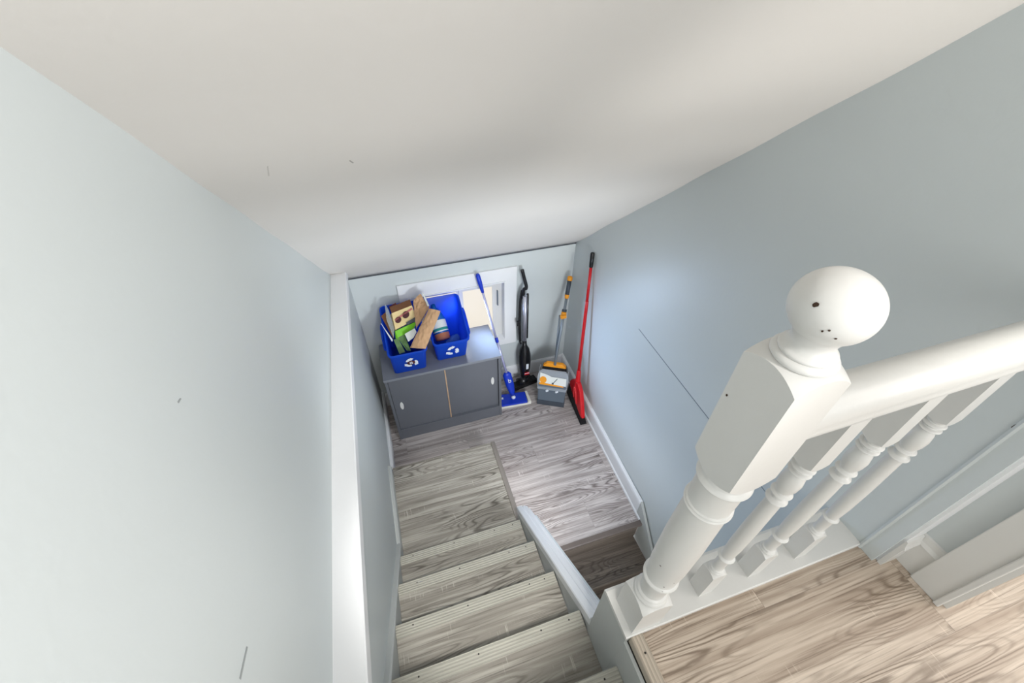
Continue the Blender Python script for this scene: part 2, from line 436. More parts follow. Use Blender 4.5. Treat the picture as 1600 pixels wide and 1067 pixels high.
# floors
bm = B()
hexa(bm, [(0.45, 0.985, LAND - 0.2), (XR(0.985), 0.985, LAND - 0.2), (XR(YF), YF, LAND - 0.2), (0.45, YF, LAND - 0.2), (0.45, 0.985, LAND), (XR(0.985), 0.985, LAND), (XR(YF), YF, LAND), (0.45, YF, LAND)])
box(bm, XL, 0.45, 1.0, YF, LAND - 0.2, LAND)
struct('floor_landing', bm, M_['landwood'])
bm = B(); box(bm, 0.455, 1.245, -1.6, 0.203, -0.16, 0.0); box(bm, 1.245, 4.0, -3.0, 0.157, -0.16, 0.0); box(bm, XL, 0.455, -3.0, -0.06, -0.16, 0)
box(bm, 0.455, 1.245, -3.0, -1.6, -0.16, 0.0)
struct('floor', bm, M_['upwood'])

# nosing on the open edge of the upstairs floor
bm = B(); box(bm, 0.418, 0.456, -0.055, 0.204, -0.03, 0.008, bev=0.003)
nz = struct('trim_floor_nosing', bm, M_['ribx'])
for y in (0.16, 0.06):
    bm = B(); lathe(bm, [(0.0032, 0.0), (0.0025, 0.0012), (0.0001, 0.0012)], (0.438, y, 0.008), seg=12)
    obj('screw', bm, M_['screw'], nz)
bm = B(); box(bm, 0.4165, 0.4545, -0.055, 0.2045, -0.036, -0.028); struct('trim_shadow_gap', bm, M_['gap'])

# stairwell side wall under the upstairs floor and newel box
bm = B()
box(bm, 0.406, 0.485, 0.205, 0.335, -3.0, 0.0); box(bm, 0.485, 0.53, 0.205, 0.335, -0.22, 0.0)
struct('wall_newel_box', bm, M_['greytrim'])
bm = B(); box(bm, 0.4065, 0.455, -0.06, 0.205, -3.0, -0.036)
struct('wall_stair_side', bm, M_['greytrim'])
bm = B(); box(bm, 0.485, XR(0.1)-.004, 0.13, 0.205, -0.9, -0.16); struct('wall_under_landing', bm, M_['wall'])

# ------------------------------------------------------------------ upper staircase
st = thing('staircase', 'narrow grey wood-look staircase with ribbed nosings going down to the landing', 'staircase', (0.05, 0.6, LAND))
nos = [(1.078, -1.05), (0.858, -0.840), (0.625, -0.630), (0.404, -0.420), (0.185, -0.210), (-0.045, 0.0)]
xl, xr = XL + 0.018, 0.4055
for i, (y, z) in enumerate(nos):
    yb_ = (nos[i + 1][0] if i < 5 else y - 0.25) - 0.03
    bm = B(); box(bm, xl, xr, yb_, y - 0.052, z - 0.028, z - 0.002)
    tr = obj('tread', bm, M_['stairwood'], st)
    bm = B()
    # rounded nosing profile
    yy = y
    prof = [(0, -0.028), (0, 0.0), (0.046, 0.0015), (0.0515, -0.001), (0.054, -0.007), (0.054, -0.022), (0.050, -0.028)]
    extrude(bm, [(xl, yy - 0.054 + a, z + b) for a, b in prof], (xr - xl, 0, 0))
    ns = obj('nosing', bm, M_['rib'], tr)
    for xx in (xl + 0.07 + 0.02 * (i % 2), xl + 0.30, xr - 0.16 + 0.02 * (i % 3), xr - 0.05):
        bm = B(); lathe(bm, [(0.0034, 0.0), (0.0026, 0.0012), (0.0001, 0.0012)], (xx, yy - 0.020, z + 0.0006), seg=10)
        obj('screw', bm, M_['screw'], tr)
    zb = nos[i - 1][1] if i else PLAT
    bm = B(); box(bm, xl, xr, y - 0.045, y - 0.03, zb - 0.002, z - 0.028)
    obj('riser', bm, M_['stairwood'], st)
# bottom platform step
bm = B(); box(bm, XL + 0.016, 0.425, 1.03, 1.765, LAND, PLAT)
obj('platform', bm, M_['stairwood'], st)
bm = B()
extrude(bm, [(0.418, 1.045, PLAT - 0.03), (0.418, 1.045, PLAT + 0.006), (0.438, 1.045, PLAT + 0.006), (0.450, 1.045, PLAT - 0.002), (0.450, 1.045, PLAT - 0.03)], (0, 0.735, 0))
obj('edge_strip', bm, M_['dgreywood'] if 'dgreywood' in M_ else mat('grey_edge_strip', (128, 122, 116), 0.5), st)
bm = B(); extrude(bm, [(XL + 0.016, 1.765, PLAT - 0.03), (XL + 0.016, 1.78, PLAT - 0.03), (XL + 0.016, 1.78, PLAT + 0.001), (XL + 0.016, 1.765, PLAT + 0.003)], (0.73, 0, 0))
obj('edge_strip', bm, M_['stairwood'], st)
# right stringer and cap
bm = B()
extrude(bm, [(0.410, 1.115, LAND), (0.410, 1.115, -1.045), (0.410, 0.337, -0.36), (0.410, 0.337, LAND)], (0.055, 0, 0))
obj('stringer', bm, M_['greytrim'], st)
d = Vector((0, 0.335 - 1.135, -0.333 + 1.042)).normalized(); up = Vector((0, -d.z, d.y)); up = up if up.z > 0 else -up
bm = B()
prof = [(0.0, -0.012), (0.0, 0.010), (0.004, 0.014), (0.030, 0.014), (0.036, 0.008), (0.052, 0.008), (0.055, 0.004), (0.062, 0.002), (0.066, -0.004), (0.066, -0.016), (0.078, -0.018), (0.078, -0.030), (0.0, -0.030)]
sweep(bm, prof, [(0.409, 1.135, -1.042), (0.409, 0.337, -0.333)], up=up, side=(1, 0, 0))
obj('stringer_cap', bm, M_['trim'], st)
bm = B()
sweep(bm, [(0.078, -0.04), (0.078, -0.020), (0.084, -0.020), (0.090, -0.026), (0.090, -0.04)], [(0.409, 1.06, -0.978), (0.409, 0.337, -0.333)], up=up, side=(1, 0, 0))
obj('cap_moulding', bm, M_['wall'], st)
bm = B(); box(bm, 0.465, 0.485, 0.337, 1.05, LAND, -1.05)
extrude(bm, [(0.465, 1.05, -1.05), (0.465, 1.05, -1.01), (0.465, 0.337, -0.40), (0.465, 0.337, -1.05)], (0.020, 0, 0))
obj('side_panel', bm, M_['wall'], st)

# left skirting: lies on the wall along the stairs, the platform and the landing
def capboard(bm, a, b, h, th=0.014, side=(1, 0, 0), lip=0.006):
    """baseboard from a to b (floor points on the wall face), h tall, moulded top"""
    s = Vector(side)
    prof = [(0, 0), (th, 0), (th, h - 0.030), (th + lip, h - 0.026), (th + lip * 0.4, h - 0.010), (th * 0.5, h), (0, h)]
    sweep(bm, prof, [a, b], side=s)
bm = B()
dd = (nos[0][1] - nos[4][1]) / (nos[0][0] - nos[4][0])
yA, zA = 1.185, -1.135
def zs(y): return zA + (yA - y) * 0.955
extrude(bm, [(XL, yA, PLAT - 0.0), (XL, yA, zA), (XL, -0.25, zs(-0.25)), (XL, -0.25, zs(-0.25) - 0.45)], (0.017, 0, 0))
sweep(bm, [(0, -0.012), (0.024, -0.012), (0.024, 0.0), (0.018, 0.006), (0, 0.006)], [(XL, yA, zA), (XL, -0.25, zs(-0.25))], side=(1, 0, 0))
struct('baseboard_left_stairs', bm, M_['greytrim'])
bm = B(); capboard(bm, (XL, yA, PLAT), (XL, 1.72, PLAT), 0.130, 0.016)
struct('baseboard_left_platform', bm, M_['greytrim'])
bm = B(); capboard(bm, (XL, 1.78, LAND), (XL, YF, LAND), 0.175, 0.016)
struct('baseboard_left_landing', bm, M_['trim'])
bm = B(); capboard(bm, (XL, YF, LAND), (XR(YF), YF, LAND), 0.145, 0.014, side=(0, -1, 0)); struct('baseboard_far', bm, M_['trim'])
bm = B()
capboard(bm, (XR(1.05), 1.05, LAND), (XR(YF), YF, LAND), 0.155, 0.016, side=(-1, 0, 0))
sweep(bm, [(0.016, 0), (0.026, 0), (0.024, 0.012), (0.016, 0.018)], [(XR(1.0), 1.0, LAND), (XR(YF), YF, LAND)], side=(-1, 0, 0))
struct('baseboard_right', bm, M_['trim'])
bm = B()
zr = LAND + 0.155
extrude(bm, [(XR(1.05), 1.05, LAND), (XR(1.05), 1.05, zr), (XR(0.2) , 0.2, zr - 0.93 * 0.85), (XR(0.2), 0.2, zr - 0.93 * 0.85 - 0.45), (XR(.98), 0.98, LAND - 0.25)], (-0.017, 0, 0))
struct('baseboard_right_stairs', bm, M_['greytrim'])

# lower flight, running back under the upstairs floor
ls = thing('lower_staircase', 'lower flight of wood-look steps, coloured darker for the shade, below the landing edge, behind the newel post', 'staircase', (0.87, 0.9, LAND - 0.2))
bm = B(); extrude(bm, [(0.487, 0.966, LAND - 0.02), (0.487, 0.964, LAND + 0.003), (0.487, 0.97, LAND + 0.006), (0.487, 0.998, LAND + 0.006), (0.487, 0.998, LAND - 0.04), (0.487, 0.975, LAND - 0.04)], (0.768, 0, 0))
obj('nosing', bm, mat('landing_nosing', (112, 102, 96), 0.5, var=0.1, vscale=30), ls)
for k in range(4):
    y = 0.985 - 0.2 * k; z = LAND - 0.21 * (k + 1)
    bm = B(); box(bm, 0.489, 1.242, y - 0.205 + 0.03, y + 0.0, z - 0.03, z); obj('tread', bm, M_['shadewood'], ls)
    bm = B(); box(bm, 0.489, 1.242, y - 0.225, y - 0.175, z - 0.03, z + 0.003, bev=0.004); obj('nosing', bm, M_['shadewood'], ls)
    bm = B(); box(bm, 0.489, 1.242, y - 0.002, y + 0.013, z, z + 0.17); obj('riser', bm, M_['shadewood'], ls)

# ------------------------------------------------------------------ stair railing
rl = thing('stair_railing', 'white painted railing with ball-topped newel, handrail and three turned balusters', 'railing', (0.80, 0.254, 0.0))
def turned_block(bm, cx, cy, h, z0, z1, dt, db, r_top=0.0, r_bot=0.0, n=14):
    """square block with domed (lathe cut) ends; dt/db = how far the corners drop"""
    def prof(r, dr): 
        q = max(0.0, r - h * 0.86) / (h * 1.4142 - h * 0.86)
        return dr * q ** 1.25
    def side_val(i): return -h + 2 * h * i / n
    T = [[bm.verts.new((cx + side_val(i), cy + side_val(j), z1 - prof(math.hypot(side_val(i), side_val(j)), dt))) for i in range(n + 1)] for j in range(n + 1)]
    Bo = [[bm.verts.new((cx + side_val(i), cy + side_val(j), z0 + prof(math.hypot(side_val(i), side_val(j)), db))) for i in range(n + 1)] for j in range(n + 1)]
    for j in range(n):
        for i in range(n):
            f = bm.faces.new((T[j][i], T[j][i + 1], T[j + 1][i + 1], T[j + 1][i])); f.smooth = True
            f = bm.faces.new((Bo[j][i], Bo[j + 1][i], Bo[j + 1][i + 1], Bo[j][i + 1])); f.smooth = True
    for k in range(n):
        for a, b, ta, tb in ((Bo[0][k], Bo[0][k + 1], T[0][k], T[0][k + 1]), (Bo[n][k + 1], Bo[n][k], T[n][k + 1], T[n][k]),
                             (Bo[k + 1][0], Bo[k][0], T[k + 1][0], T[k][0]), (Bo[k][n], Bo[k + 1][n], T[k][n], T[k + 1][n])):
            bm.faces.new((a, b, tb, ta))
    sharp = []
def finish_sharp(o, ang=40):
    me = o.data
    me.polygons.foreach_set('use_smooth', [True] * len(me.polygons))
    bm2 = bmesh.new(); bm2.from_mesh(me)
    for e in bm2.edges:
        if len(e.link_faces) == 2 and e.calc_face_angle(0) > radians(ang): e.smooth = False
    bm2.to_mesh(me); bm2.free()
def arc(r0, h0, r1, h1, rr, n=6):
    """bead (torus) bulge between two points of a profile"""
    out = []
    for k in range(n + 1):
        t = k / n
        out.append((r0 + (r1 - r0) * t + rr * sin(pi * t), h0 + (h1 - h0) * t))
    return out
NX, NY, NH = 0.467, 0.254, 0.044
bm = B()
turned_block(bm, NX, NY, NH, -0.0, 0.180, 0.020, 0.0)
turned_block(bm, NX, NY, NH, 0.762, 1.030, 0.020, 0.026)
prof = [(0.041, 0.172)] + arc(0.0375, 0.180, 0.0375, 0.196, 0.0055) + arc(0.0350, 0.198, 0.0350, 0.208, 0.004) + \
    [(0.0325, 0.210), (0.0325, 0.228), (0.0350, 0.255), (0.0385, 0.284)] + arc(0.0375, 0.288, 0.0375, 0.302, 0.0055) + [(0.0365, 0.305), (0.0410, 0.37), (0.0425, 0.50), (0.0405, 0.64)] + \
    arc(0.0405, 0.652, 0.0405, 0.660, 0.0042) + arc(0.0400, 0.661, 0.0400, 0.667, 0.0030) + [(0.0395, 0.669), (0.0405, 0.70), (0.0405, 0.732)] + arc(0.0410, 0.736, 0.0410, 0.752, 0.0062) + [(0.040, 0.754), (0.040, 0.775)]
lathe(bm, prof, (NX, NY, 0), seg=48)
nw = obj('newel_post', bm, M_['white'], rl); finish_sharp(nw, 30)
bm = B()
prof = [(0.0375, 1.022)] + arc(0.036, 1.028, 0.036, 1.040, 0.004) + arc(0.0335, 1.041, 0.031, 1.048, 0.002) + [(0.029, 1.050), (0.0262, 1.056), (0.0262, 1.062), (0.0275, 1.066)]
for k in range(1, 24):
    a = -pi / 2 + 0.60 + (pi - 0.60) * k / 23
    prof.append((max(0.0001, 0.0475 * cos(a)), 1.108 + 0.0445 * sin(a)))
lathe(bm, prof, (NX, NY, 0), seg=56)
ball = obj('ball_finial', bm, M_['white'], nw); finish_sharp(ball, 45)
# small chips and nail holes in the old paint
PAR = nw
def chip(p, nrm, r, asp=1.5):
    bm = B()
    n = Vector(nrm).normalized(); q = Vector((0, 0, 1)).rotation_difference(n)
    seg = 9; P = Vector(p)
    lo = [bm.verts.new(P + q @ Vector((r * asp * cos(2 * pi * k / seg) * random.uniform(.7, 1.1), r * sin(2 * pi * k / seg) * random.uniform(.7, 1.1), 0.0004))) for k in range(seg)]
    up_ = [bm.verts.new(v.co + n * 0.0004) for v in lo]
    bm.faces.new(up_)
    for k in range(seg): bm.faces.new((lo[k], lo[(k + 1) % seg], up_[(k + 1) % seg], up_[k]))
    obj('paint_chip', bm, M_['chip'], PAR)
def on_ball(u, v):
    # direction from the ball centre
    n = Vector((cos(v) * cos(u), cos(v) * sin(u), sin(v)))
    p = Vector((NX + 0.0475 * n.x, NY + 0.0475 * n.y, 1.108 + 0.0445 * n.z)); chip(p, n, CR, 1.2)
CR = 0.0030; on_ball(radians(-172), radians(22))
CR = 0.0012; on_ball(radians(-142), radians(-3)); on_ball(radians(-148), radians(-8)); on_ball(radians(-130), radians(-14))
def on_shaft(u, z, rad, r):
    n = Vector((cos(u), sin(u), 0)); chip(Vector((NX, NY, z)) + n * (rad + 0.0002), n, r, 0.6)
on_shaft(radians(-125), 0.33, 0.0412, 0.0022); on_shaft(radians(-120), 0.30, 0.0405, 0.0016); on_shaft(radians(-105), 0.36, 0.0413, 0.001); on_shaft(radians(-165), 0.41, 0.0419, 0.0022)
chip((NX - NH, NY + 0.036, 0.93), (-1, 0, 0), 0.0016)
chip((1.2435, 0.205, 0.632), (-1, 0, 0), 0.004, 2.5)

# balusters
BH = 0.0225
bal_mesh = None
for k, bx in enumerate((0.678, 0.852, 1.027)):
    bm = B()
    turned_block(bm, bx, NY, BH, 0.010, 0.157, 0.009, 0.0, n=10)
    turned_block(bm, bx, NY, BH, 0.688, 0.875, 0.0, 0.012, n=10)
    prof = [(0.019, 0.150)] + arc(0.0165, 0.155, 0.0165, 0.163, 0.0045) + arc(0.0150, 0.165, 0.0148, 0.172, 0.004) + [(0.0140, 0.174), (0.0145, 0.20), (0.0160, 0.234)] + \
        arc(0.0165, 0.237, 0.0165, 0.245, 0.0052) + [(0.0152, 0.247), (0.0178, 0.31), (0.0182, 0.41), (0.0165, 0.53)] + \
        arc(0.0165, 0.545, 0.0165, 0.554, 0.0060) + [(0.0135, 0.557), (0.0135, 0.568)] + arc(0.0160, 0.571, 0.0160, 0.580, 0.0060) + \
        [(0.0150, 0.583), (0.0200, 0.600), (0.0215, 0.620), (0.0190, 0.640), (0.0145, 0.652)] + arc(0.0155, 0.654, 0.0155, 0.663, 0.0068) + \
        [(0.0140, 0.666)] + arc(0.0160, 0.669, 0.0160, 0.678, 0.0066) + [(0.0155, 0.681), (0.0185, 0.685), (0.0185, 0.692)]
    lathe(bm, prof, (bx, NY, 0), seg=32)
    o = obj('baluster', bm, M_['white'], rl); finish_sharp(o, 32)
# shoe
bm = B()
extrude(bm, [(0.403, 0.203, 0.0), (0.403, 0.203, 0.012), (0.403, 0.206, 0.015), (0.403, 0.325, 0.015), (0.403, 0.333, 0.010), (0.403, 0.333, 0.0)], (XR(0.25) - 0.403, 0, 0))
o = obj('bottom_rail', bm, M_['white'], rl)
bm = B(); box(bm, 0.50, XR(0.25) - 0.002, 0.206, 0.330, -0.22, -0.001); obj('fascia_board', bm, M_['trim'], rl)
# handrail: rounded mopstick profile
bm = B()
hp = []
cy = NY
pr = [(-0.033, 0.000), (-0.036, 0.006), (-0.036, 0.014), (-0.035, 0.020)]
n = 14
for k in range(n + 1):
    a = pi - pi * k / n
    pr.append((0.036 * cos(a) * (1.0), 0.026 + 0.046 * sin(a) ** 0.85 if sin(a) > 0 else 0.026))
pr += [(0.036, 0.014), (0.036, 0.006), (0.033, 0.0)]
sweep(bm, pr, [(NX + NH - 0.002, cy, 0.866), (XR(cy), cy, 0.866)], side=(0, 1, 0), smooth=True)
o = obj('handrail', bm, M_['white'], rl); finish_sharp(o, 38)

# ------------------------------------------------------------------ right-hand corner: plaster edge, baseboard stub, door casing
bm = B()
extrude(bm, [(XR(.2) - 0.003, 0.196, 0.0), (XR(.2) - 0.005, 0.201, 0.0), (XR(.2) - 0.003, 0.207, 0.0), (XR(.2) + 0.002, 0.207, 0), (XR(.2) + 0.002, 0.196, 0)], (0, 0, 2.2))
struct('trim_corner_bead', bm, M_['wall'])
bm = B(); box(bm, 1.262, 1.337, 0.1500, 0.1575, 0.0, 3.6); struct('wall_return', bm, M_['trim'])
bm = B()
prof = [(0, 0), (0.012, 0), (0.012, 0.112), (0.016, 0.116), (0.010, 0.128), (0.006, 0.146), (0, 0.150)]
sweep(bm, prof, [(1.336, 0.088, 0), (1.336, 0.166, 0)], side=(-1, 0, 0))
sweep(bm, prof, [(1.326, 0.150, 0), (1.258, 0.150, 0)], side=(0, -1, 0))
struct('baseboard_corner', bm, M_['white'])
bm = B()
box(bm, 1.316, 1.337, 0.012, 0.088, 0, 2.10, bev=0.002); box(bm, 1.310, 1.337, 0.0, 0.016, 0, 2.03, bev=0.003)
box(bm, 1.334, 1.50, -0.012, 0.004, 0, 2.03)
struct('trim_door_casing', bm, M_['white'])

# ------------------------------------------------------------------ window on the landing
wn_ = bpy.data.objects.new('window_1', None); C.objects.link(wn_); wn_.location = (0.42, YF, -0.68); wn_['o'] = (0.42, YF, -0.68); wn_['kind'] = 'structure'
bm = B()
CX0, CX1, CZ0, CZ1 = -0.012, 0.853, -1.018, -0.276
def ring_xz(bm, x0, x1, z0, z1, X0, X1, Z0, Z1, y0, y1, bev=0):
    """frame: inner opening x0..z1, outer X0..Z1, thickness y0..y1"""
    box(bm, X0, x0, y0, y1, Z0, Z1, bev=bev); box(bm, x1, X1, y0, y1, Z0, Z1, bev=bev)
    box(bm, x0, x1, y0, y1, Z0, z0, bev=bev); box(bm, x0, x1, y0, y1, z1, Z1, bev=bev)
ring_xz(bm, WX0, WX1, WZ0, WZ1, CX0, CX1, CZ0, CZ1, YF - 0.016, YF + 0.0)
struct('casing', bm, M_['trim'], wn_)
bm = B(); ring_xz(bm, WX0 + .010, WX1 - .010, WZ0 + .01, WZ1 - .01, WX0, WX1, WZ0, WZ1, YF - 0.022, YF + 0.095)
struct('jamb', bm, M_['trim'], wn_)
bm = B(); ring_xz(bm, WX0 + .060, WX1 - .060, WZ0 + .05, WZ1 - .045, WX0 + .01, WX1 - .01, WZ0 + .01, WZ1 - .01, YF + 0.05, YF + 0.09)
struct('window_frame', bm, M_['white'], wn_)
for sx0, sx1, yy in ((WX0 + .06, 0.43, 0.055), (0.42, WX1 - .06, 0.045)):
    bm = B(); z0, z1 = WZ0 + .05, WZ1 - .045
    ring_xz(bm, sx0 + .028, sx1 - .028, z0 + .028, z1 - .028, sx0, sx1, z0, z1, YF + yy, YF + yy + 0.022)
    sh = struct('sash', bm, M_['white'], wn_)
    bm = B(); box(bm, sx0 + .028, sx1 - .028, YF + yy + .008, YF + yy + .013, z0 + .028, z1 - .028)
    struct('pane', bm, M_['pane'], sh)
bm = B(); box(bm, WX1 - .052, WX1 - .044, YF + 0.030, YF + 0.050, -0.64, -0.50, bev=0.003); struct('latch', bm, M_['grey'], wn_)

# ------------------------------------------------------------------ cabinet
cx0, cx1, cy0, cy1, cz = -0.225, 0.613, 2.145, 2.515, -0.760
cb = thing('storage_cabinet', 'low dark grey cabinet with two sliding doors standing under the landing window', 'cabinet', ((cx0 + cx1) / 2, 2.33, LAND))
bm = B()
box(bm, cx0, cx0 + .02, cy0, cy1, LAND, cz - .02); box(bm, cx1 - .02, cx1, cy0, cy1, LAND, cz - .02)
box(bm, cx0 + .02, cx1 - .02, cy1 - .01, cy1, LAND + .02, cz - .02)
box(bm, cx0 + .02, cx1 - .02, cy0 + .002, cy0 + .02, LAND, LAND + 0.115)
box(bm, cx0 + .02, cx1 - .02, cy0 + .02, cy1 - .01, LAND + .095, LAND + 0.112)
box(bm, cx0 + .02, cx1 - .02, cy0 + .004, cy0 + .035, cz - .032, cz - .02)
bevel_mod(obj('body', bm, M_['cab'], cb), 0.0015)
bm = B(); box(bm, cx0 - .004, cx1 + .004, cy0 - .006, cy1, cz - .02, cz); bevel_mod(obj('top_panel', bm, M_['cabtop'], cb), 0.002)
bm = B(); box(bm, cx0 + .02, cx1 - .02, cy0 - .003, cy0 + .022, LAND + 0.112, LAND + 0.122); bevel_mod(obj('door_track', bm, M_['cab'], cb), 0.001)
xm = 0.195
zd0, zd1 = LAND + 0.122, cz - .034
def door(x0, x1, y, hx, edge):
    bm = B(); box(bm, x0, x1, y, y + 0.012, zd0, zd1)
    dr = bevel_mod(obj('sliding_door', bm, M_['cab'], cb), 0.001)
    bm = B()
    lathe(bm, [(0.0115, 0.0), (0.0125, 0.002), (0.0125, 0.003), (0.010, 0.0032), (0.008, 0.0018), (0.0001, 0.0012)], (hx, y, (zd0 + zd1) / 2 + edge), axis=(0, -1, 0), seg=32, sy=3.3)
    obj('handle', bm, M_['white'], dr)
door(cx0 + .022, xm - .004, cy0 + .006, cx0 + 0.075, 0.00)
door(xm - .002, cx1 - .022, cy0 + .020, cx1 - 0.065, 0.03)
bm = B(); box(bm, xm - .004, xm + .005, cy0 + .004, cy0 + .022, zd0, zd1 + .01); obj('bare_edge', bm, M_['bare'], cb)['label'] = 'unpainted bare wood door edge'

# ------------------------------------------------------------------ recycling bins
def bin_(label, bot, top, hf, hb, badge, xs):
    """bot/top: (x0,x1,y0,y1)"""
    zb = cz
    t_ = thing('recycling_bin', label, 'bin', ((bot[0] + bot[1]) / 2, (bot[2] + bot[3]) / 2, zb), 'blue recycling bins on the cabinet')
    def loop(r, rad, z_at, inset=0.0, seg=5):
        x0, x1, y0, y1 = r; x0 += inset; x1 -= inset; y0 += inset; y1 -= inset
        pts = []
        for (cx, cyy, a0) in ((x1 - rad, y1 - rad, 0), (x0 + rad, y1 - rad, 90), (x0 + rad, y0 + rad, 180), (x1 - rad, y0 + rad, 270)):
            for k in range(seg + 1):
                a = radians(a0 + 90 * k / seg)
                X, Y = cx + rad * cos(a), cyy + rad * sin(a)
                pts.append((X, Y, z_at(Y, y0, y1)))
        return pts
    lerp = lambda a, b, t: tuple(p + (q - p) * t for p, q in zip(a, b))
    def ztop(Y, y0, y1):
        t = (Y - y0) / (y1 - y0); t = max(0, min(1, t))
        return zb + hf + (hb - hf) * t
    flat = lambda z: (lambda Y, a, b: z)
    bm = B()
    loops = []
    loops.append(loop(bot, 0.02, flat(zb), 0.006)); loops.append(loop(bot, 0.022, flat(zb + .006)))
    mid = lerp(bot, top, .9)
    def zt(dz): return lambda Y, a, b: ztop(Y, a, b) + dz
    loops.append(loop(mid, 0.026, zt(-0.018)))
    out = (top[0] - .008, top[1] + .008, top[2] - .005, top[3] + .004)
    loops.append(loop(out, 0.030, zt(-0.016))); loops.append(loop(out, 0.030, zt(-0.004))); loops.append(loop(out, 0.028, zt(0.0), 0.004))
    loops.append(loop(top, 0.026, zt(0.0), 0.002)); loops.append(loop(top, 0.024, zt(-0.006), 0.005))
    loops.append(loop(bot, 0.02, flat(zb + .006), 0.004))
    V = [[bm.verts.new(p) for p in l] for l in loops]
    n = len(V[0])
    for a, b in zip(V[:-1], V[1:]):
        for k in range(n): bm.faces.new((a[k], a[(k + 1) % n], b[(k + 1) % n], b[k])).smooth = True
    bm.faces.new(V[0][::-1]); bm.faces.new(V[-1])
    sh = obj('bin_shell', bm, M_['bin'], t_); finish_sharp(sh, 40)
    # side handles
    for sgn, X in ((1, top[1] + .010), (-1, top[0] - .010)):
        inner = (sgn == 1) == badge
        if inner: X -= sgn * 0.010
        bm = B()
        ym = (top[2] + top[3]) / 2 
        tube(bm, smoothpath([(X - sgn * .002, ym - .10, ztop(ym - .1, top[2], top[3]) - .030), (X + sgn * .007, ym - .085, ztop(ym - .09, top[2], top[3]) - .045), (X + sgn * .008, ym + .05, ztop(ym + .05, top[2], top[3]) - .040), (X - sgn * .002, ym + .07, ztop(ym + .07, top[2], top[3]) - .022)], 5), 0.004 if inner else 0.009, 10)
        obj('side_handle', bm, M_['bin'], t_)
    # recycling symbol on the front wall
    zc = zb + hf * 0.50; tt = 0.50
    fy = lambda z: bot[2] + (mid[2] - bot[2]) * ((z - zb) / (hf - .034)) - 0.0012
    bm = B()
    def P(u, w): return (xs + u * 1.65, fy(zc + w * 1.9) - 0.0006, zc + w * 1.9)
    Rr = 0.026
    for k in range(3):
        a0 = radians(90 + 120 * k)
        def rot(u, w): return P((u * cos(a0) - w * sin(a0)), (u * sin(a0) + w * cos(a0)))
        # bent arrow lying on one corner of the triangle
        poly1 = [(0.016, 0.016), (0.029, 0.010), (0.029, -0.006), (0.016, -0.006)]
        plate(bm, [rot(*q) for q in [(0.011, 0.021), (0.022, 0.016), (0.028, 0.007), (0.028, 0.000), (0.016, 0.000), (0.015, 0.004), (0.007, 0.010)]], 0.0008)
        plate(bm, [rot(*q) for q in [(0.033, 0.001), (0.024, -0.012), (0.011, 0.001)]], 0.0008)
    obj('recycling_symbol', bm, M_['symbol'], sh)
    if badge:
        bm = B()
        Rm = Matrix.Rotation(radians(90), 4, 'X')
        sl = (mid[2] - bot[2]) / (hf - .034)
        lathe(bm, [(0.027, 0), (0.027, 0.0022), (0.0001, 0.0022)], (xs, fy(zc) - 0.0012, zc), axis=(0, -1, sl), seg=24)
        text_mesh(bm, 'B', 0.044, Matrix.Translation((xs, fy(zc) - 0.0055, zc)) @ Matrix.Rotation(math.atan(-sl), 4, 'X') @ Rm, 0.0006, 1)
        obj('badge', bm, [M_['maroon'], M_['symbol']], sh)['label'] = 'dark red badge with a white letter B'
    return t_
bin_('blue recycling bin full of cardboard and paper, with a dark red B badge', (-0.145, 0.078, 2.180, 2.46), (-0.150, 0.094, 2.115, 2.495), 0.232, 0.365, True, -0.020)
bin_('nearly empty blue recycling bin with bottles, right of the cardboard-filled one', (0.162, 0.374, 2.222, 2.47), (0.150, 0.392, 2.160, 2.495), 0.212, 0.365, False, 0.272)

def at(u, v, k):
    """point seen at photo pixel (u,v), k metres below the eye"""
    d = Vector((u - 800, v - 533.5, F)); w = Vector([sum(R[r][c] * d[r] for r in range(3)) for c in range(3)])
    return w * (k / -w.z) + Vector((0, 0, EYE))

# contents of the left bin -------------------------------------------------
def slab(name, pts, th, m, label, cat, extra=None):
    bm = B(); plate(bm, pts, th)
    if extra: extra(bm)
    c = sum((Vector(p) for p in pts), Vector()) / len(pts)
    return tag(obj(name, bm, m, origin=c), label, cat)
# sunglasses carton, thick box leaning in the bin
A0, A1, A2, A3 = at(612, 489.5, 1.765), at(643.6, 477, 1.765), at(651, 498, 1.84), at(618, 515, 1.84)
n_ = (A1 - A0).cross(A3 - A0).normalized(); n_ = n_ if n_.z > 0 else -n_
kb = thing('sunglasses_box', 'cream box printed with sunglasses, flap open, on top in the left blue bin', 'box', tuple((A0 + A2) / 2))
bm = B(); extrude(bm, [A0 - n_ * .05, A1 - n_ * .05, A2 - n_ * .05, A3 - n_ * .05], n_ * .05); obj('box_body', bm, M_['cream'], kb)
def uv(a, b, h=0.0006): return A0 + (A1 - A0) * a + (A3 - A0) * b + n_ * h
bm = B()
for c0, c1, rr in ((0.22, 0.52, 0.15), (0.62, 0.40, 0.17)):
    pts = [uv(c0 + rr * cos(a), c1 + rr * 1.25 * sin(a), 0.0012) for a in [2 * pi * k / 14 for k in range(14)]]
    plate(bm, pts, 0.001)
obj('printed_lenses', bm, M_['lens'], kb)
bm = B(); plate(bm, [uv(.06, .42, .0016), uv(.95, .14, .0016), uv(.98, .24, .0016), uv(.08, .52, .0016)], .0006); obj('printed_frame', bm, M_['pink'], kb)
bm = B(); plate(bm, [uv(.55, .85, .0012), uv(1.0, .75, .0012), uv(1.0, 1.0, .0012), uv(.55, 1.0, .0012)], .001); obj('printed_band', bm, M_['slate'], kb)
bm = B(); plate(bm, [A0, A1, A1 + (A0 - A3) * .42 - n_ * .02, A0 + (A0 - A3) * .42 - n_ * .02], .002); obj('flap', bm, M_['card'], kb)
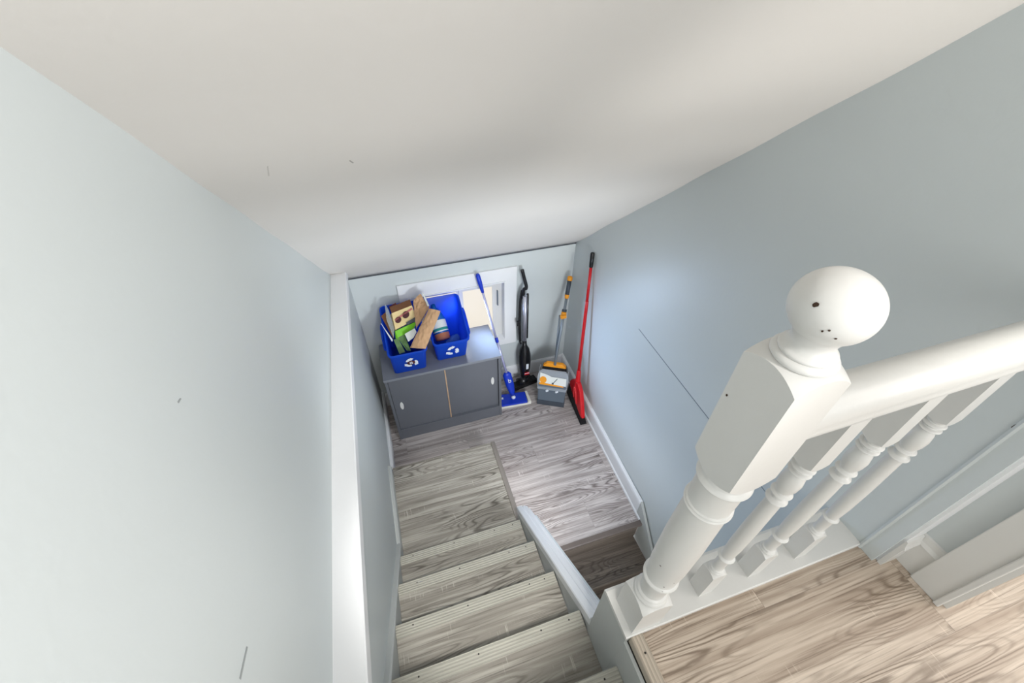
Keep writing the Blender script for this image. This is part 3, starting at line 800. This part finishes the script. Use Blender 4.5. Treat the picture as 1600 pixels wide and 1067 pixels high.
# green carton
G = [at(616, 514, 1.84), at(651, 498, 1.84), at(644, 512, 1.88), at(622, 528, 1.90), at(617, 525, 1.89)]
gk = slab('green_carton', [p + Vector((0, -.006, -.012)) for p in G], 0.012, M_['green'], 'bright green carton below the sunglasses box in the left bin', 'box')
G2 = [at(621, 527, 1.89), at(632, 522, 1.89), at(642, 548, 1.95), at(636, 548, 1.96)]
slab('green_leaflet', G2, 0.004, M_['leaf'], 'dark green folded leaflet under the green carton in the left bin', 'leaflet')
slab('green_leaflet', [at(615, 531, 1.90), at(622, 528, 1.90), at(633, 550, 1.97), at(624, 553, 1.97)], 0.004, M_['leaf'], 'green patterned leaflet nearest the front left of the left bin', 'leaflet')
slab('paper_label', [at(632.5, 522, 1.865), at(648, 513, 1.855), at(651, 519, 1.86), at(646, 528, 1.88), at(638, 534, 1.89)], 0.003, M_['paper'], 'rounded white paper cup lid beside the paper bag in the left bin', 'paper')
slab('cardboard_piece', [at(595.5, 494, 1.80), at(603.5, 487, 1.78), at(616, 512, 1.86), at(615, 530, 1.91)], 0.004, M_['card'], 'dark brown cardboard piece at the left side of the left bin', 'cardboard')
slab('plastic_sleeve', [at(601, 473.5, 1.72), at(607, 484, 1.75), at(616, 513, 1.845), at(615, 528, 1.88), at(604, 500, 1.79)], 0.002, M_['film'], 'clear plastic sleeve standing at the left of the left bin', 'packaging')
slab('paper_sheet', [at(595.5, 505, 1.80), at(600, 512, 1.82), at(614, 531, 1.90), at(613, 533.5, 1.91)], 0.003, M_['paper'], 'white paper sheet edge along the left wall of the left bin', 'paper')
slab('cardboard_piece', [at(608, 480, 1.76), at(618.5, 474, 1.75), at(620.5, 478, 1.76), at(612, 490, 1.78)], 0.01, M_['maroon'], 'dark maroon card corner behind the sunglasses box', 'cardboard')
# crumpled kraft paper bags
def crumple(name, quad, th, label, nu=10, nv=14, amp=0.006, seed=1, fold=0.0):
    random.seed(seed)
    q = [Vector(p) for p in quad]
    n = (q[1] - q[0]).cross(q[3] - q[0]).normalized(); n = n if n.z > 0 or n.y < 0 else -n
    bm = B(); T = []; Bt = []
    for j in range(nv + 1):
        rt, rb = [], []
        for i in range(nu + 1):
            a, b = i / nu, j / nv
            p = (q[0] * (1 - a) + q[1] * a) * (1 - b) + (q[3] * (1 - a) + q[2] * a) * b
            edge = min(a, 1 - a) * 2
            h = th * (0.5 * edge ** 0.5) + random.uniform(-amp, amp) * (0.4 + edge) + fold * (1 - abs(2 * a - 1))
            jx = Vector((random.uniform(-1, 1), random.uniform(-1, 1), random.uniform(-1, 1))) * amp * 0.4
            rt.append(bm.verts.new(p + n * h + jx))
            rb.append(bm.verts.new(p - n * th * (0.5 * edge ** 0.5 + .02) + jx))
        T.append(rt); Bt.append(rb)
    for G_ in (T, Bt):
        for j in range(nv):
            for i in range(nu): bm.faces.new((G_[j][i], G_[j][i + 1], G_[j + 1][i + 1], G_[j + 1][i]))
    for j in range(nv):
        bm.faces.new((T[j][0], T[j + 1][0], Bt[j + 1][0], Bt[j][0])); bm.faces.new((T[j][nu], Bt[j][nu], Bt[j + 1][nu], T[j + 1][nu]))
    for i in range(nu):
        bm.faces.new((T[0][i], Bt[0][i], Bt[0][i + 1], T[0][i + 1])); bm.faces.new((T[nv][i], T[nv][i + 1], Bt[nv][i + 1], Bt[nv][i]))
    c = sum(q, Vector()) / 4
    return tag(obj(name, bm, M_['kraft'], origin=c), label, 'bag')
crumple('paper_bag', [at(645.5, 471, 1.74), at(657, 459, 1.70), at(671, 480, 1.76), at(650, 514, 1.87)], 0.02, 'crumpled brown paper bag standing upright behind the folded one', 8, 10, 0.005, 3)
crumple('folded_paper_bag', [at(670, 482, 1.73), at(688.5, 486, 1.74), at(665, 545, 1.90), at(640.5, 543, 1.90)], 0.03, 'long folded brown paper bag hanging over the right rim of the left bin', 7, 16, 0.003, 5)
slab('paper_strip', [at(659.5, 458, 1.69), at(661.5, 458, 1.69), at(671, 478, 1.75), at(668, 479, 1.75)], 0.002, M_['paper'], 'thin white torn paper strip beside the upright paper bag', 'paper')

# contents of the right bin -------------------------------------------------
def bottle(name, a, b, prof, m, label, extra=None, sx=1, sy=1):
    a, b = Vector(a), Vector(b); ax = (b - a)
    t_ = thing(name, label, 'bottle', tuple(a))
    bm = B(); lathe(bm, [(r, h * ax.length) for r, h in prof], a, ax, 24, sx=sx, sy=sy); o = obj('bottle_body', bm, m, t_)
    return t_, a, ax
bt, a, ax = bottle('detergent_bottle', at(693, 531, 2.04), at(676, 476, 1.86), [(0.044, 0.12), (0.054, 0.16), (0.054, 0.58), (0.036, 0.80), (0.017, 0.88), (0.017, 1.0)], M_['bluebottle'], 'blue bottle with white label and terracotta cap lying in the right bin')
axn = ax.normalized()
bm = B(); lathe(bm, [(0.0552, 0.22 * ax.length), (0.0555, 0.23 * ax.length), (0.0555, 0.52 * ax.length), (0.0552, 0.53 * ax.length)], a, ax, 28, caps=False); obj('label', bm, M_['paper'], bt)
bm = B(); lathe(bm, [(0.0557, 0.25 * ax.length), (0.056, 0.26 * ax.length), (0.056, 0.31 * ax.length), (0.0557, 0.32 * ax.length)], a, ax, 28, caps=False)
obj('label_print', bm, M_['teal'], bt)
bm = B(); lathe(bm, [(0.0001, -0.002), (0.032, -0.002), (0.035, 0.004), (0.046, 0.000), (0.051, 0.005), (0.053, 0.014), (0.055, 0.045), (0.050, 0.052)], a, ax, 32); obj('cap', bm, M_['terracotta'], bt)
bt2, a, ax = bottle('water_bottle', (0.330, 2.275, -0.724), (0.24, 2.275, -0.724), [(0.026, 0.0), (0.030, 0.05), (0.030, 0.6), (0.018, 0.8), (0.011, 0.86), (0.011, 1.0)], M_['pet'], 'clear crushed plastic bottle at the bottom right of the right bin')
bt3, a, ax = bottle('water_bottle', (0.355, 2.40, -0.725), (0.25, 2.36, -0.725), [(0.024, 0.0), (0.028, 0.05), (0.028, 0.6), (0.016, 0.8), (0.011, 0.86), (0.011, 1.0)], M_['pet'], 'second clear plastic bottle lying behind the first in the right bin')

# ------------------------------------------------------------------ spray mop
mp = thing('spray_mop', 'blue flat spray mop leaning against the window casing beside the cabinet', 'mop', (0.75, 2.27, LAND))
T0 = at(746, 428, 1.660); T1 = at(800, 617, 2.80)
T0 = Vector((0.548, 2.492, EYE - 1.662)); T1 = Vector((0.752, 2.275, LAND + 0.055))
def L(t): return T0 + (T1 - T0) * t
bm = B(); tube(bm, [L(0.10), L(0.5)], 0.0085, 14); tube(bm, [L(0.5), L(0.80)], 0.0105, 14); obj('handle_tube', bm, M_['lilac'], mp)
bm = B(); tube(bm, [L(0.0), L(0.01), L(0.06), L(0.11), L(0.13)], [0.010, 0.016, 0.017, 0.013, 0.011], 16); obj('grip', bm, M_['blue'], mp)
bm = B(); tube(bm, [L(0.475), L(0.48), L(0.51), L(0.515)], [0.010, 0.013, 0.013, 0.010], 14)
obj('joint_collar', bm, M_['blue'], mp)
bm = B(); tube(bm, [L(0.78), L(0.80), L(0.90), L(0.96), L(1.0)], [0.020, 0.036, 0.036, 0.026, 0.016], 16, flat=0.55); tk = obj('spray_tank', bm, M_['blue'], mp)
bm = B()
dirT = (T1 - T0).normalized(); 
text_mesh(bm, 'b', 0.060, Matrix.Translation(L(0.845) + Vector((0.004, -0.0245, 0.004))) @ Matrix.Rotation(radians(-8), 4, 'Y') @ Matrix.Rotation(radians(80), 4, 'X'), 0.0015)
obj('logo', bm, M_['symbol'], tk)
bm = B()
mz = LAND + 0.020
hd = [(0.632, 2.205), (0.855, 2.185), (0.868, 2.300), (0.632, 2.330)]
extrude(bm, [(x, y, mz) for x, y in hd], (0, 0, 0.018)); bevel_mod(obj('mop_head', bm, M_['blue'], mp), 0.004)
bm = B(); extrude(bm, [(x, y, LAND + .001) for x, y in ((0.625, 2.200), (0.886, 2.178), (0.887, 2.303), (0.625, 2.335))], (0, 0, 0.018)); bevel_mod(obj('mop_pad', bm, M_['pad'], mp), 0.004)
bm = B(); extrude(bm, [(x, y, mz) for x, y in ((0.862, 2.186), (0.886, 2.180), (0.887, 2.300), (0.868, 2.302))], (0, 0, 0.019)); obj('end_clip', bm, M_['pad'], mp)
bm = B(); lathe(bm, [(0.018, 0), (0.018, 0.010), (0.012, 0.018), (0.0001, 0.020)], (0.752, 2.262, mz + 0.018), seg=20); obj('swivel', bm, M_['symbol'], mp)
bm = B(); plate(bm, [(0.632, 2.275, mz + .019), (0.665, 2.268, mz + .019), (0.668, 2.290, mz + .019), (0.635, 2.292, mz + .019)], 0.001); obj('arrow_mark', bm, M_['symbol'], mp)

# ------------------------------------------------------------------ stick vacuum
vc = thing('stick_vacuum', 'black stick vacuum standing against the wall right of the window', 'vacuum', (0.90, 2.40, LAND))
bm = B(); tube(bm, smoothpath([(0.878, 2.478, -0.283), (0.892, 2.470, -0.35), (0.908, 2.462, -0.420), (0.905, 2.462, -0.445)], 6), 0.0135, 14); tube(bm, smoothpath([(0.905, 2.465, -0.44), (0.890, 2.470, -0.46), (0.890, 2.470, -0.53)], 5), [0.013] * 11, 14)
obj('handle', bm, M_['black'], vc)
bm = B(); tube(bm, [(0.897, 2.455, -0.50), (0.905, 2.450, -0.95)], 0.0175, 18); obj('tube', bm, M_['silver'], vc)
bm = B(); tube(bm, smoothpath([(0.878, 2.475, -0.46), (0.862, 2.47, -0.56), (0.860, 2.47, -0.80), (0.872, 2.47, -0.98), (0.885, 2.465, -0.99)], 6), 0.007, 10)
tube(bm, smoothpath([(0.884, 2.475, -0.47), (0.872, 2.477, -0.6), (0.872, 2.475, -0.82), (0.878, 2.473, -0.97)], 6), 0.007, 10)
tube(bm, [(0.925, 2.470, -0.50), (0.930, 2.462, -0.94)], 0.009, 10)
obj('power_cord', bm, M_['black'], vc)
bm = B(); box(bm, 0.838, 0.866, 2.455, 2.475, -0.790, -0.745, bev=0.004); obj('plug', bm, M_['black'], vc)
bm = B()
prof = [(0.020, 0.0), (0.028, 0.03), (0.046, 0.08), (0.056, 0.16), (0.054, 0.24), (0.040, 0.33), (0.032, 0.40)]
A = Vector((0.905, 2.452, -0.955)); Z = Vector((0.905, 2.412, -1.395))
lathe(bm, [(r, h) for r, h in [(0.018, 0.0), (0.021, 0.05), (0.040, 0.085), (0.052, 0.15), (0.054, 0.22), (0.048, 0.30), (0.036, 0.37), (0.030, 0.44)]], A, Z - A, 32, sy=0.9)
bd = obj('motor_body', bm, M_['black'], vc)
bm = B(); box(bm, 0.902, 0.924, 2.376, 2.382, -1.225, -1.165, bev=0.003); obj('switch', bm, M_['symbol'], bd)
bm = B(); box(bm, 0.888, 0.930, 2.372, 2.377, -1.288, -1.262, 0); box(bm, 0.888, 0.930, 2.3705, 2.372, -1.272, -1.266, 1); obj('brand_label', bm, [M_['red'], M_['symbol']], bd)
bm = B()
nzl = [(0.790, 2.350), (1.020, 2.392), (1.005, 2.455), (0.784, 2.415)]
hexa(bm, [(x, y, LAND + .003) for x, y in nzl] + [(x * 0.985 + 0.0135, y * 0.985 + 0.036, LAND + .056) for x, y in nzl])
bevel_mod(obj('floor_nozzle', bm, M_['black'], vc), 0.006)
bm = B(); tube(bm, [(0.835, 2.390, LAND + .070), (0.955, 2.412, LAND + .070)], 0.036, 16); tube(bm, [(0.905, 2.41, -1.37), (0.903, 2.395, LAND + .045)], [0.030, 0.034], 16); obj('swivel_neck', bm, M_['black'], vc)

# ------------------------------------------------------------------ lobby dustpan and its broom
e1 = Vector((0.199, -0.106, 0)).normalized(); e2 = Vector((0.106, 0.199, 0)).normalized()   # along the front / backwards
P0 = Vector((0.936, 2.170, LAND))
def pp(a, b, z): return P0 + e1 * a + e2 * b + Vector((0, 0, z))
dp = thing('dustpan', 'upright grey dustpan box with clear lid and orange and white label', 'dustpan', tuple(pp(.11, .08, 0)))
bm = B()
w = 0.228; dpt = 0.135
def pan(bm, a0, a1, b0, b1, z0, A0_, A1_, B0_, B1_, z1, mi=0):
    hexa(bm, [pp(a0, b0, z0), pp(a1, b0, z0), pp(a1, b1, z0), pp(a0, b1, z0), pp(A0_, B0_, z1), pp(A1_, B0_, z1), pp(A1_, B1_, z1), pp(A0_, B1_, z1)], mi)
pan(bm, 0.004, w - .004, 0.0, dpt, 0.0, -0.004, w + .004, 0.0, dpt, 0.245)
bevel_mod(obj('pan_body', bm, M_['grey'], dp), 0.006)
bm = B(); pan(bm, -0.002, w + .002, -0.006, dpt - .02, 0.0, -0.002, w + .002, -0.006, dpt - .02, 0.055)
bevel_mod(obj('lip', bm, M_['dgrey'], dp), 0.003)
# clear hood: rounded slab rising backwards
bm = B()
poly = []
for a, z in [(-.004, .20), (w + .004, .20), (w + .012, .30), (w + .004, .345), (w - .02, .365), (.02, .365), (-.006, .345), (-.014, .30)]:
    poly.append(pp(a, -0.008 + max(0, z - .22) * 0.42, z))
extrude(bm, poly, e2 * 0.012)
for a in (-.006, w + .002):
    extrude(bm, [pp(a, .0, .22), pp(a, .06, .36), pp(a, dpt, .34), pp(a, dpt, .22)], e1 * 0.004)
obj('clear_lid', bm, M_['clear'], dp)
bm = B()
def lp(a, z, h=0.004): return pp(a, -0.008 - h + max(0, z - .22) * 0.42, z)
plate(bm, [lp(.006, .262), lp(w - .004, .255), lp(w - .006, .318), lp(.10, .320), lp(.07, .332), lp(.006, .345)], 0.0015)
obj('label', bm, M_['paper'], dp)
bm = B(); plate(bm, [lp(.006, .250, .0055), lp(w - .02, .246, .0055), lp(w - .03, .256, .0055), lp(.006, .266, .0055)], 0.001)
plate(bm, [lp(.035 + .028 * cos(t_), .290 + .028 * sin(t_), .0060) for t_ in [2 * pi * k / 20 for k in range(20)]], 0.001)
obj('label_print', bm, M_['orange'], dp)
bm = B(); plate(bm, [lp(.118, .272, .0062), lp(.122, .270, .0062), lp(.152, .312, .0062), lp(.147, .312, .0062)], 0.001); plate(bm, [lp(.108, .262, .0062), lp(.124, .262, .0062), lp(.124, .275, .0062), lp(.108, .275, .0062)], 0.001)
obj('label_arrow', bm, M_['dgrey'], dp)
for a in (.075, .155):
    bm = B(); q = pp(a, -.012, .198); box(bm, q.x - .012, q.x + .012, q.y - .008, q.y + .006, q.z - .010, q.z + .004, bev=.003); obj('clip', bm, M_['symbol'], dp)

db = thing('upright_broom', 'grey-handled broom with orange head clipped into the dustpan in the corner', 'broom', tuple(pp(.11, .10, .37)))
H0 = Vector((1.262, 2.462, EYE - 1.80)); H1 = at(867, 579, 2.45)
H1 = Vector(pp(.115, .085, .405))
def HL(t): return H0 + (H1 - H0) * t
bm = B(); tube(bm, [HL(0.20), HL(1.0)], 0.011, 14); obj('handle_tube', bm, M_['pole'], db)
bm = B(); tube(bm, [HL(0.03), HL(0.20)], 0.0165, 14); obj('grip', bm, M_['dgrey'], db)
bm = B(); tube(bm, [HL(0.0), HL(0.01), HL(0.045), HL(0.05)], [0.012, 0.020, 0.020, 0.016], 14); obj('grip_cap', bm, M_['orange'], db); bm = B(); tube(bm, [HL(0.195), HL(0.20), HL(0.235), HL(0.24)], [0.014, 0.018, 0.016, 0.013], 14); obj('grip_ring', bm, M_['orange'], db)
bm = B(); tube(bm, [HL(0.385) , HL(0.39), HL(0.42), HL(0.43)], [0.013, 0.020, 0.022, 0.014], 14); q = HL(0.415); box(bm, q.x - .035, q.x + .012, q.y - .035, q.y - .008, q.z - .018, q.z + .012, bev=.006); obj('hang_clip', bm, M_['orange'], db)
q = HL(.43); bm = B(); tube(bm, [HL(.36), HL(.385)], [.018, .020], 12); tube(bm, [HL(.425), HL(.45)], [.021, .016], 12); obj('clip_collar', bm, M_['dgrey'], db)
bm = B()
hexa(bm, [pp(.02, .085, .375), pp(w - .02, .085, .375), pp(w - .02, .125, .375), pp(.02, .125, .375), pp(.05, .09, .410), pp(w - .05, .09, .410), pp(w - .05, .12, .410), pp(.05, .12, .410)])
bevel_mod(obj('broom_head', bm, M_['orange'], db), 0.004)
bm = B(); hexa(bm, [pp(.012, .062, .320), pp(w - .012, .062, .320), pp(w - .012, .13, .320), pp(.012, .13, .320), pp(.02, .085, .375), pp(w - .02, .085, .375), pp(w - .02, .125, .375), pp(.02, .125, .375)])
obj('bristles', bm, M_['matblack'], db)
# second pole of the dustpan running up beside the broom
bm = B(); tube(bm, [pp(.115, .118, .24) , HL(.42) + Vector((-.030, 0.004, 0))], 0.008, 12); obj('pan_pole', bm, M_['pole'], dp)

# ------------------------------------------------------------------ red angle broom
rb = thing('angle_broom', 'red broom with black bristles leaning on the right wall of the landing', 'broom', (1.225, 2.0, LAND))
G0 = Vector((1.290, 2.232, EYE - 1.473)); G1 = Vector((1.232, 2.065, EYE - 2.46))
def GL(t): return G0 + (G1 - G0) * t
bm = B(); tube(bm, [GL(0.10), GL(0.37)], 0.0105, 14); tube(bm, [GL(0.36), GL(0.365), GL(1.02)], [0.0105, 0.0125, 0.0125], 14); obj('handle_tube', bm, M_['red'], rb)
bm = B(); tube(bm, [GL(0), GL(0.006), GL(0.10), GL(0.105)], [0.010, 0.0145, 0.0145, 0.012], 14); obj('grip', bm, M_['black'], rb)
bm = B()
yn, zn = G1.y, G1.z
X0 = 1.208; th = 0.036
def bp_(y, z, dx=0.0): return (X0 + dx, y, z)
tube(bm, [GL(0.97), (1.228, 2.052, -1.12), (1.226, 2.045, -1.20)], [0.0165, 0.020, 0.026], 14)
out = [(2.075, -1.13), (2.020, -1.13), (1.965, -1.175), (1.925, -1.26), (1.875, -1.385), (1.868, -1.40), (1.92, -1.395), (2.02, -1.345), (2.135, -1.275), (2.150, -1.235), (2.125, -1.185)]
extrude(bm, [bp_(y, z) for y, z in out], (th, 0, 0))
hd_ = bevel_mod(obj('broom_head', bm, M_['red'], rb), 0.008, 3)
bm = B()
for ya_, za_, yb2, zb2 in ((2.035, -1.19, 1.985, -1.335), (2.06, -1.19, 2.04, -1.31)):
    tube(bm, [(X0 - .001, ya_, za_), (X0 - .001, yb2, zb2)], [.004, .007], 8)
obj('rib', bm, mat('bright_red_rib', (228, 60, 66), 0.25), hd_)
bm = B()
hexa(bm, [(X0 - .012, 1.845, LAND + .004), (X0 + th + .008, 1.845, LAND + .004), (X0 + th + .008, 2.150, LAND + .075), (X0 - .012, 2.150, LAND + .075),
          (X0 + .002, 1.875, -1.388), (X0 + th - .002, 1.875, -1.388), (X0 + th - .002, 2.148, -1.255), (X0 + .002, 2.148, -1.255)])
obj('bristles', bm, M_['matblack'], rb)

# small scuffs on the plaster
PAR = None
def scuff(par, pts, m):
    bm = B(); plate(bm, pts, 0.0006); obj('scuff', bm, m, par)
M_['scuff'] = mat('wall_scuff', (150, 156, 157), 0.7)
wl = bpy.data.objects['wall_left_upper']; wc = bpy.data.objects['ceiling']; wr = bpy.data.objects['wall_right']
def on_left(u, v):
    p = at(u, v, 1.0) - Vector((0, 0, EYE)); t = (XUL + 0.0004) / p.x; return p * t + Vector((0, 0, EYE))
scuff(wl, [on_left(385, 1010), on_left(387, 1011), on_left(376, 1062), on_left(374, 1060)], M_['scuff'])
scuff(wl, [on_left(281, 622), on_left(283, 623), on_left(279, 630), on_left(277, 628)], M_['scuff'])
def on_ceil(u, v):
    d = at(u, v, 1.0) - Vector((0, 0, EYE)); t = (1.333 + 0.815 * 0.70 - EYE) / (d.z + 0.815 * d.y); return d * t * 0.997 + Vector((0, 0, EYE))
scuff(wc, [on_ceil(417, 260), on_ceil(419, 259), on_ceil(421, 274), on_ceil(419, 275)], mat('ceiling_scuff', (196, 193, 188), 0.8))
scuff(wc, [on_ceil(545, 251), on_ceil(547, 250), on_ceil(553, 254), on_ceil(551, 255)], mat('ceiling_speck', (170, 168, 164), 0.8))

for _o in bpy.data.objects:
    if 'o' in _o: del _o['o']
